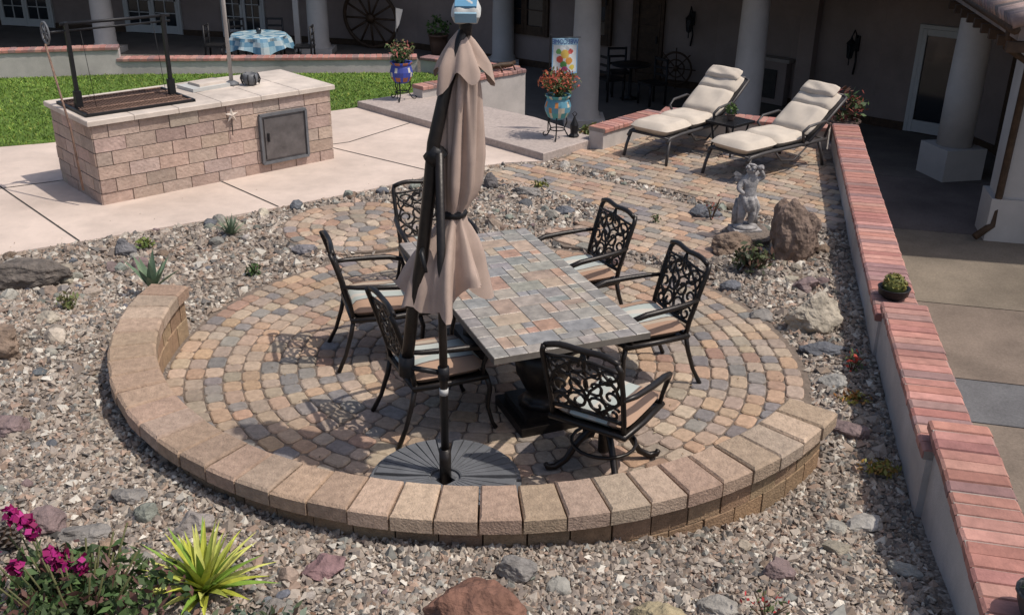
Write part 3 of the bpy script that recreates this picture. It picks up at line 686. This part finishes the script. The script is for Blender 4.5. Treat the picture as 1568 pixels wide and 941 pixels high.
# ---------------------------------------------------------------- loungers
def lounger():
    b=MB(); W=.60; k='frame'; 
    hinge=1.14; bl=.82; ang=R(34)
    by=lambda s:(hinge+s*math.cos(ang)); bz=lambda s:(.34+s*math.sin(ang))
    for sx in(-1,1):
        x=sx*W/2
        b.tube([(x,0,.27),(x,.05,.32),(x,.3,.335),(x,hinge,.33),(x,1.5,.33)],.024,k,n=8)
        b.tube([(x,by(0),bz(0)),(x,by(bl),bz(bl)),(x*.8,by(bl+.03),bz(bl+.03))],.02,k,n=8)
        b.tube([(x,.06,.32),(x*1.06,.0,.15),(x*1.1,-.03,0)],.02,k,n=8)
        b.tube([(x,1.35,.33),(x*1.06,1.42,.15),(x*1.1,1.46,0)],.02,k,n=8)
        b.tube([(x,1.05,.33),(x*1.15,.95,.5),(x*1.18,1.05,.56),(x*1.18,1.35,.58),(x*1.1,1.5,.52),(x,1.47,.36)],.018,k,n=8)
        b.tube([(x,.5,.33),(x*1.04,.62,.2),(x,.9,.16),(x,1.2,.33)],.012,k,n=6)
    for y in(.02,.3,.6,.9,1.2,1.5): b.tube([(-W/2,y,.325),(W/2,y,.325)],.012,k)
    b.box((0,.6,.33),(W-.03,1.1,.012),k)
    T=Matrix.Translation((0,hinge,.34))@Matrix.Rotation(ang,4,'X')
    b.box((0,bl/2,0),(W-.03,bl,.012),k,T=T); b.tube([(-W/2*.8,by(bl+.03),bz(bl+.03)),(W/2*.8,by(bl+.03),bz(bl+.03))],.02,k,n=8)
    b.pillow((0,.28,.405),W,.58,.15,'cush'); b.pillow((0,.85,.405),W,.56,.15,'cush')
    b.pillow((0,.27,.08),W,.48,.15,'cush',T=T); b.pillow((0,.63,.08),W,.30,.14,'cush',T=T)
    b.pillow((0,.74,.15),W*.86,.19,.11,'cush',T=T)
    return b
lo=lounger().build('chaise_lounge',(1.68,12.30,.02),face(.68,.73))
inst(lo,'chaise_lounge',(2.53,11.50,.02),face(.78,.62))
b=MB()
for sx in(-1,1):
    for sy in(-1,1): b.tube([(sx*.16,sy*.16,0),(sx*.14,sy*.14,.2),(sx*.17,sy*.17,.42)],.012,'black')
b.tube([(-.14,-.14,.15),(.14,.14,.15)],.008,'black'); b.tube([(.14,-.14,.15),(-.14,.14,.15)],.008,'black')
for i in range(9): b.box((-.2+i*.05,0,.43),(.035,.42,.012),'black')
for s_ in(-1,1): b.box((0,s_*.21,.425),(.46,.025,.03),'black'); b.box((s_*.225,0,.425),(.025,.42,.03),'black')
b.build('side_table',(2.78,12.66,.02),.75)
pot('succulent_pot',(2.78,12.66,.46),.06,.08,(.12,.09,.08),pr=.09,n=120,ls=.025)
# ---------------------------------------------------------------- talavera pots on stands
def talavera(name,loc,base,band,flower,ph=.30,r=.17,top=.32,fl=None):
    b=MB(); z0=.26
    for q in range(3):
        g=q*2.09+.4; c,s_=math.cos(g),math.sin(g)
        b.tube([(a*c,a*s_,z) for a,z in [(.12,z0+.06),(.14,.2),(.10,.12),(.16,.02),(.21,0),(.23,.03),(.21,.05)]],.009,'black')
    for z,rr in((z0+.05,.13),(.12,.10)): b.tube([(rr*math.cos(t*math.pi/8),rr*math.sin(t*math.pi/8),z) for t in range(16)],.008,'black',closed=True)
    prof=[(.09,0),(.13,.03),(.165,.10),(.175,.17),(.155,.24),(.14,.27),(.17,.30),(.17,.315),(.14,.31),(.13,.28),(0,.27)]
    n=24
    for i in range(len(prof)-1):
        (r0,za),(r1,zb)=prof[i],prof[i+1]; 
        for j in range(n):
            g0,g1=2*math.pi*j/n,2*math.pi*(j+1)/n
            if i in(2,3,): col=random.choice([band[0],band[1],base]) if (j//2+i)%2 else base
            elif i in(1,5,6): col=band[2] if j%3 else band[1]
            else: col=base
            b.add([(a*math.cos(g),a*math.sin(g),z0+z) for a,z,g in((r0,za,g0),(r0,za,g1),(r1,zb,g1),(r1,zb,g0))],[(0,1,2,3)],'paint',col,True)
    b.leaves((0,0,z0+.42),(top*.75,top*.75,.16),330,.035,[(.07,.12,.04),(.10,.14,.05),(.05,.08,.03)],shell=.1)
    b.leaves((0,0,z0+.50),(top,top,.16),flower[1],.03,flower[0],shell=.4)
    for _ in range(30):
        g=random.random()*6.28; rr=random.random()*top*.9; b.tube([(0,0,z0+.28),(rr*.6*math.cos(g),rr*.6*math.sin(g),z0+.42),(rr*math.cos(g),rr*math.sin(g),z0+.52)],.004,'leaf',(.10,.11,.05),n=4)
    return b.build(name,loc)
talavera('flower_pot_on_stand',(.57,12.98,.12),(.10,.26,.34),[(.5,.2,.06),(.5,.45,.35),(.08,.3,.3)],([(.42,.10,.05),(.5,.16,.08),(.32,.07,.05),(.12,.13,.05)],420),top=.30)
talavera('flower_pot_on_stand',(-1.72,15.2,.12),(.05,.07,.30),[(.55,.52,.45),(.05,.08,.4),(.35,.12,.06)],([(.10,.14,.05),(.35,.12,.10),(.2,.16,.08)],160),top=.24)
b=MB(); b.lathe([(.06,0),(.07,.02),(.05,.05),(.055,.16),(.03,.22),(.01,.27)],'black',n=8,smooth=False); b.tube([(.0,0,.27),(.03,0,.31),(0,0,.34),(-.03,0,.31),(0,0,.27)],.006,'black')
b.build('iron_lantern',(.80,13.05,.12))
fl=bpy.data.objects.new('welcome_flag',None); fl.location=(.66,13.35,.12); fl.rotation_euler=(0,0,.08); sc.collection.objects.link(fl)
b=MB(); b.tube([(-.2,0,0),(-.2,0,1.27),(-.19,0,1.29)],.008,'black'); b.tube([(-.2,0,1.25),(.2,0,1.25)],.006,'black'); b.build('pole',parent=fl)
b=MB()
def fc(u,v):
    if v>.80: return (.30,.48,.60)
    c=(.62,.66,.66)
    for x,y,r,cc in [(.5,.55,.17,(.60,.42,.10)),(.30,.40,.13,(.55,.10,.07)),(.66,.36,.14,(.62,.28,.06)),(.45,.25,.13,(.10,.28,.08)),(.72,.62,.10,(.6,.12,.10)),(.25,.62,.10,(.15,.35,.12)),(.5,.12,.12,(.45,.08,.20)),(.78,.18,.1,(.62,.5,.1))]:
        if (u-x)**2+((v-y)*1.35)**2<r*r: c=cc
    if v<.04 or u<.04 or u>.96: c=(.25,.42,.60)
    return c
NN=40
for i in range(NN):
    for j in range(NN):
        q=[((i+a)/NN,(j+e)/NN) for a,e in((0,0),(1,0),(1,1),(0,1))]
        b.add([(-.17+.34*u,.012*math.sin(u*7+v*3),.78+.46*v) for u,v in q],[(0,1,2,3)],'paint',fc((i+.5)/NN,(j+.5)/NN),True)
b.build('cloth',parent=fl)
cu=bpy.data.curves.new('lettering','FONT'); cu.body='WELCOME'; cu.size=.085; cu.align_x='CENTER'; cu.extrude=.001
cu.materials.append(mat('letter_blue',(.03,.06,.22),bump=0)); to=bpy.data.objects.new('lettering',cu); sc.collection.objects.link(to); to.parent=fl
to.location=(0,-.018,1.165); to.rotation_euler=(R(90),0,0); to.scale=(-.85,1,1)
b=MB(); b.tube([(0,0,0),(.02,0,1.35)],.006,'black'); b.add([(.02,0,1.35),(.13,-.02,1.33),(.07,0,1.12),(.0,.01,1.0)],[(0,1,2,3)],'white'); b.build('garden_pennant',(-1.80,15.25,.12))
# ---------------------------------------------------------------- statue
def statue(loc):
    vs=[(0,0,.36),(0,0,.45),(.005,0,.53),(0,.0,.60),(0,-.005,.665),(0,-.012,.70),
        (.06,.0,.585),(.115,-.01,.62),(.075,-.03,.70),
        (-.065,0,.58),(-.105,-.015,.50),(-.06,-.06,.45),
        (.04,.0,.32),(.045,-.02,.21),(.04,.0,.10),(.045,-.035,.085),
        (-.04,0,.32),(-.055,-.03,.21),(-.045,.01,.10),(-.05,-.03,.085),(0,-.022,.735)]
    es=[(0,1),(1,2),(2,3),(3,4),(4,5),(5,20),(3,6),(6,7),(7,8),(3,9),(9,10),(10,11),(0,12),(12,13),(13,14),(14,15),(0,16),(16,17),(17,18),(18,19)]
    rd=[.066,.064,.062,.048,.026,.050,.032,.027,.020,.032,.027,.019,.048,.038,.025,.018,.048,.038,.025,.018,.042]
    me=bpy.data.meshes.new('s'); me.from_pydata(vs,es,[]); o=bpy.data.objects.new('s',me); sc.collection.objects.link(o)
    o.modifiers.new('k','SKIN'); 
    for i,r in enumerate(rd): me.skin_vertices[0].data[i].radius=(r,r)
    me.skin_vertices[0].data[0].use_root=True
    o.modifiers.new('u','SUBSURF').levels=2
    dg=bpy.context.evaluated_depsgraph_get(); ev=o.evaluated_get(dg); m2=ev.to_mesh()
    V=[tuple(v.co) for v in m2.vertices]; F=[tuple(p.vertices) for p in m2.polygons]; ev.to_mesh_clear(); bpy.data.objects.remove(o)
    b=MB(); b.add(V,F,'statue',smooth=True)
    b.box((0,0,.03),(.24,.22,.06),'statue'); b.lathe([(.105,.06),(.11,.08),(.095,.095)],'statue',n=14)
    b.lathe([(.05,.24),(.078,.27),(.084,.33),(.08,.38),(.07,.42)],'statue',n=48,fn=lambda g,z:1+.12*math.sin(g*7+z*30)+.05*math.sin(g*3),c=(0,.005,0))
    b.tube([(.07,.0,.36),(.10,.02,.28),(.09,.03,.16),(.10,.04,.09)],[.022,.028,.024,.03],'statue',n=8)
    b.tube([(-.06,.06,.09),(-.065,.07,.22),(-.06,.055,.36)],[.05,.044,.035],'statue',n=8)
    for i in range(34):
        g=rng.normal(size=3); g/=np.linalg.norm(g)
        if g[1]<-.2 and g[2]<.35: continue
        b.rock((g[0]*.043,-.012+g[1]*.045,.712+g[2]*.048),(.017,.017,.017),(1,1,1),'statue',1,i,.1)
    b.rock((0,-.058,.700),(.007,.01,.009),(1,1,1),'statue',1,3,.1,cuts=0)
    for sx in(-1,1):
        b.rock((sx*.016,-.050,.712),(.007,.005,.004),(1,1,1),'statue',1,3,.1,cuts=0)
        for q in range(5): b.add([(sx*.02,.045,.60-q*.02),(sx*(.10-.008*q),.10,.66-q*.035),(sx*(.12-.012*q),.105,.62-q*.04),(sx*.025,.05,.56-q*.015)],[(0,1,2,3)],'statue')
    b.rock((.07,-.05,.735),(.04,.035,.03),(1,1,1),'statue',2,5,.2)
    return b.build('cherub_statue',loc,.15)
so=statue((2.33,9.45,.08)); so.scale=(1.15,1.05,.93)
# ---------------------------------------------------------------- rocks
rid=0
def rk(x,y,r,col,rz=0,z=None,name='boulder',rough=.42,cuts=8):
    global rid
    rid+=1; b=MB(); zz=float(hz(x,y)) if z is None else z
    b.rock((0,0,0),r,col,seed=rid,rough=rough,cuts=cuts,sub=4 if max(r)<.2 else 5); b.build(name,(x,y,zz+r[2]*.42),rz)
BR=(.22,.16,.12); GY=(.22,.205,.19); PU=(.21,.155,.15); PL=(.38,.335,.27); GN=(.20,.21,.18); DB=(.13,.135,.15); YL=(.36,.30,.19); RD=(.20,.105,.075)
for a in [(-4.35,8.12,(.42,.22,.20),(.14,.12,.105),.1),(-3.68,6.33,(.22,.2,.18),BR,0),(-2.45,4.30,(.11,.09,.09),PU,0),(-2.22,4.24,(.14,.08,.045),GY,.3),(-1.94,4.42,(.08,.06,.06),GN,0),
 (-1.67,4.32,(.11,.08,.08),(.28,.25,.23),.5),(-.14,3.56,(.31,.24,.20),RD,0),(.03,3.98,(.13,.08,.075),GY,-.3),(1.38,4.08,(.09,.07,.08),PU,0),(1.77,4.38,(.09,.06,.05),(.28,.25,.2),0),
 (2.0,4.66,(.12,.09,.06),(.38,.36,.33),.4),(2.05,4.15,(.09,.05,.045),(.32,.31,.28),-.5),(.68,3.55,(.17,.13,.12),YL,0),(2.50,7.42,(.27,.19,.20),PL,.2),(2.42,6.95,(.17,.10,.05),DB,-.1),
 (2.70,9.05,(.27,.22,.42),(.20,.145,.115),.3),(2.15,9.08,(.22,.17,.13),BR,0),(2.33,9.45,(.3,.26,.10),(.16,.13,.11),0),(2.06,10.2,(.22,.12,.09),DB,.1),(-.28,11.12,(.11,.09,.12),(.13,.12,.12),0),(.12,10.85,(.2,.1,.06),GY,-.3),
 (.56,10.25,(.12,.09,.05),DB,0),(2.3,8.5,(.12,.1,.07),(.25,.22,.2),0),(2.1,7.6,(.13,.09,.06),GY,.4),(2.62,8.2,(.12,.1,.08),PU,0),(2.35,6.4,(.11,.09,.05),(.3,.29,.27),.2),(2.25,5.7,(.13,.1,.07),PU,-.2),
 (-.92,4.0,(.12,.08,.06),(.24,.15,.15),.1),(-1.1,3.7,(.12,.07,.05),(.22,.2,.18),0),(1.0,3.75,(.1,.07,.05),(.3,.28,.25),0),(-3.7,8.85,(.12,.1,.1),(.17,.165,.17),0),(-3.4,8.5,(.1,.08,.08),PU,0),
 (-2.1,4.6,(.1,.07,.05),GY,0),(-3.1,5.3,(.12,.09,.07),PU,0),(-3.6,7.0,(.1,.08,.06),PL,.3),(-2.0,8.95,(.12,.09,.07),(.2,.19,.2),0),(.95,8.75,(.1,.08,.09),PU,0),(1.55,8.35,(.13,.1,.06),(.25,.2,.17),.2),(1.95,8.2,(.1,.08,.06),DB,0)]:
    rk(*a)
b=MB(); cnt=0
pal=[PU,GY,PL,GN,BR,DB,(.34,.32,.28),(.42,.39,.34),(.27,.21,.17),BR,PL]
while cnt<480:
    x=random.uniform(-5.5,3.5); y=random.uniform(3.0,12)
    r=math.hypot(x-C[0],y-C[1]); xl=2.55+(y-6.89)*.235
    if r<2.85 or x>xl or not pip(TERR,[x],[y])[0]: continue
    if pip(CONC,[x],[y])[0] or pip(PATIO,[x],[y])[0] or pip(PATH,[x],[y])[0] or math.hypot(x-SC[0],y-SC[1])<SR+.05: continue
    s_=random.choice([.022,.025,.028,.03,.035,.04,.05,.065]); cnt+=1
    if y>6.5: s_*=1.25
    b.rock((x,y,float(hz(x,y))+s_*.3),(s_*random.uniform(.9,1.4),s_,s_*random.uniform(.55,.9)),jc(random.choice(pal),.2),sub=2,seed=cnt+500,rz=random.random()*3)
b.build('cobbles')
# ---------------------------------------------------------------- plants
def agave(name,loc,n,L,w,cols,lift=(.5,1.4),droop=.5):
    b=MB()
    for i in range(n):
        t=i/n; b.blade((0,0,0),i*2.4+random.uniform(-.2,.2),L*random.uniform(.8,1.1),w,lift[0]+(lift[1]-lift[0])*t,droop*(1-t*.6),'leaf',random.choice(cols))
    return b.build(name,loc)
agave('yellow_yucca',(-1.47,3.82,.20),62,.36,.052,[(.46,.48,.07),(.56,.56,.16),(.20,.32,.05),(.40,.44,.09)],(.35,1.4))
agave('agave',(-3.05,7.75,.10),12,.34,.085,[(.13,.19,.12),(.16,.22,.14)],(.7,1.4),.1)
agave('aloe',(-2.83,9.4,.0),34,.22,.03,[(.20,.25,.17),(.15,.20,.13)],(.5,1.4),.2)
def shrub(name,loc,rad,n,size,cols,stems=8):
    b=MB()
    for i in range(stems):
        g=random.random()*6.28; b.tube([(0,0,-.02),(rad[0]*.3*math.cos(g),rad[1]*.3*math.sin(g),rad[2]*.6),(rad[0]*.75*math.cos(g),rad[1]*.75*math.sin(g),rad[2]*1.3)],.004,'leaf',(.09,.06,.04),n=4)
    b.leaves((0,0,rad[2]*.9),rad,n,size,cols,shell=.15); return b.build(name,loc)
G3=[(.06,.11,.035),(.09,.15,.05),(.04,.07,.025)]
shrub('rosette_shrub',(2.22,8.55,.0),(.2,.18,.16),320,.04,[(.07,.08,.04),(.05,.06,.03),(.12,.07,.05),(.10,.12,.05)])
shrub('small_shrub',(-3.55,9.0,0),(.10,.1,.06),90,.025,[(.16,.20,.04),(.10,.15,.04)],4)
shrub('small_shrub',(-2.35,8.35,0),(.08,.08,.07),80,.025,G3,4)
shrub('small_shrub',(-3.6,7.35,.1),(.10,.1,.08),90,.025,[(.12,.15,.05),(.15,.14,.06)],4)
shrub('ground_cover',(2.42,6.15,.0),(.14,.10,.035),160,.022,[(.30,.26,.05),(.35,.16,.05),(.16,.18,.05)],3)
shrub('ground_cover',(2.28,5.2,.03),(.15,.10,.04),180,.022,[(.28,.26,.06),(.20,.20,.05),(.35,.20,.06)],3)
shrub('red_salvia',(2.55,6.6,.0),(.10,.10,.10),70,.02,[(.5,.06,.04),(.10,.14,.05)],5)
shrub('red_salvia',(1.2,3.65,.22),(.13,.10,.09),70,.016,[(.45,.06,.06),(.12,.15,.06)],7)
shrub('small_shrub',(.30,11.1,0),(.12,.1,.06),80,.025,[(.25,.25,.05),(.12,.15,.05)],4)
shrub('small_shrub',(1.5,9.9,0.02),(.05,.05,.05),40,.02,G3,4)
shrub('small_shrub',(2.1,10.0,0.02),(.12,.10,.16),60,.018,[(.3,.08,.06),(.12,.12,.06)],7)
shrub('variegated_grass',(1.15,13.3,.0),(.28,.2,.14),300,.05,[(.30,.30,.12),(.12,.16,.06),(.35,.2,.08)],8)
b=MB()
for i in range(30):
    g=random.random()*6.28; rr=random.random()*.4
    b.tube([(rr*.3*math.cos(g),rr*.3*math.sin(g),0),(rr*math.cos(g),rr*.7*math.sin(g),.38)],.005,'leaf',(.10,.10,.04),n=4)
b.leaves((0,0,.17),(.52,.30,.20),1700,.034,G3+[(.10,.14,.06),(.12,.06,.05)],shell=.1)
for cx,cy,cz in [(-.28,.10,.52),(-.17,.05,.47),(-.03,-.02,.34),(-.1,.02,.36),(.05,.0,.33),(-.33,-.05,.40),(-.2,-.1,.38),(-.24,.12,.47),(-.06,.04,.33)]:
    b.tube([(cx*.6,cy*.6,.15),(cx,cy,cz)],.005,'leaf',(.09,.10,.04),n=4)
    for _ in range(34):
        g=rng.normal(size=3); g/=np.linalg.norm(g); p=Vector((cx,cy,cz))+Vector(g)*random.uniform(.02,.042)
        a=Vector(rng.normal(size=3)).normalized(); e=a.cross(Vector(g)).normalized()
        b.add([p-a*.02,p+e*.018,p+a*.02,p-e*.018],[(0,1,2,3)],'leaf',random.choice([(.26,.01,.10),(.36,.02,.17),(.18,.005,.06)]))
b.build('magenta_flower_bush',(-1.98,3.62,.20))
shrub('succulent_bed',(-1.15,3.45,.2),(.45,.2,.1),700,.028,[(.10,.13,.09),(.15,.19,.14),(.08,.10,.05),(.2,.12,.08)],8)
b=MB()
for i in range(70):
    t=i/70; g=i*2.4; r=.075*math.sin(math.pi*(t*.85+.12)); z=.005+t*.15
    p=Vector((r*math.cos(g),r*math.sin(g),z)); d=Vector((math.cos(g),math.sin(g),.5)).normalized(); s_=Vector((-math.sin(g),math.cos(g),0))
    b.add([p*.6+Vector((0,0,z*.4)),p+s_*.016,p+d*.022,p-s_*.016],[(0,1,2),(0,2,3)],'leaf',random.choice([(.10,.08,.07),(.16,.14,.12)]))
b.lathe([(.02,0),(.05,.05),(.04,.1),(.0,.14)],'wood',n=10); b.build('pine_cone',(-2.55,4.12,.23))
b=MB(); b.lathe([(.06,0),(.095,.03),(.10,.07),(.105,.075),(.09,.075),(.085,.06),(0,.055)],'black',n=20)
b.leaves((0,0,.105),(.078,.078,.065),420,.013,[(.24,.22,.05),(.16,.17,.05),(.30,.25,.08)],shell=.75); b.lathe([(.07,.05),(.07,.10),(.045,.145),(0,.16)],'leaf',(.14,.15,.04),n=12); o=b.build('succulent_bowl',(3.0,7.20,.35)); o.scale=(1.2,1.2,1.2)
pot('potted_plant',(2.24,3.32,.55),.10,.12,(.06,.06,.06),pr=.09,n=150,ls=.025)
b=MB(); b.tube([(-.35,0,.05),(-.2,.04,.07),(0,0,.09),(.2,-.04,.09),(.32,0,.11)],[.008,.025,.05,.045,.03],'wood',n=8)
for x in(-.1,.18):
    for s_ in(-1,1): b.tube([(x,0,.08),(x+.02,s_*.1,.1),(x+.05,s_*.13,.0)],.013,'wood')
b.build('lizard_ornament',(-.25,16.65,.30),.7)
# fallen leaves and petals on the hard surfaces (one object)
b=MB()
for _ in range(420):
    if random.random()<.5:
        g=random.random()*6.28; r=2.3*math.sqrt(random.random()); x,y,z=C[0]+r*math.cos(g),C[1]+r*math.sin(g),.006
    else:
        x,y=random.uniform(-5,3),random.uniform(3.2,12)
        if not pip(TERR,[x],[y])[0] or math.hypot(x-C[0],y-C[1])<2.75: continue
        z=float(hz(x,y))+.035
    a=random.random()*6.28; l=random.uniform(.006,.016); c_,s_=math.cos(a)*l,math.sin(a)*l
    b.add([(x-c_,y-s_,z),(x+s_*.4,y-c_*.4,z+.003),(x+c_,y+s_,z),(x-s_*.4,y+c_*.4,z+.003)],[(0,1,2,3)],'leaf',random.choice([(.20,.13,.06),(.30,.22,.10),(.12,.09,.05),(.35,.30,.2)]))
b.build('leaf_litter')
# ---------------------------------------------------------------- light, camera
el=R(60); sd=Vector((.95*math.cos(el),-.30*math.cos(el),math.sin(el))); az=math.atan2(.95,-.30)
sun=bpy.data.lights.new('sun','SUN'); sun.energy=3.2; sun.angle=R(.7); sun.color=(1,.93,.84); so_=bpy.data.objects.new('sun',sun); sc.collection.objects.link(so_)
so_.rotation_euler=(-sd).to_track_quat('-Z','Y').to_euler()
w=bpy.data.worlds.new('World'); sc.world=w; w.use_nodes=True; nt=w.node_tree
bg=nt.nodes['Background']; sk=nt.nodes.new('ShaderNodeTexSky'); sk.sky_type='NISHITA'; sk.sun_disc=False; sk.sun_elevation=el; sk.sun_rotation=az; sk.dust_density=3.0; sk.air_density=.9
nt.links.new(sk.outputs[0],bg.inputs['Color']); bg.inputs['Strength'].default_value=.12
cam=bpy.data.cameras.new('camera'); co=bpy.data.objects.new('camera',cam); sc.collection.objects.link(co); sc.camera=co
cam.sensor_width=36; cam.lens=36*1521/1568; cam.clip_end=1000
mt=Matrix.Translation((0,0,3.44))@Matrix.Rotation(R(90-24.05),4,'X')@Matrix.Rotation(R(.68),4,'Z'); co.matrix_world=mt
sc.view_settings.view_transform='Standard'; sc.view_settings.look='None'; sc.view_settings.exposure=0
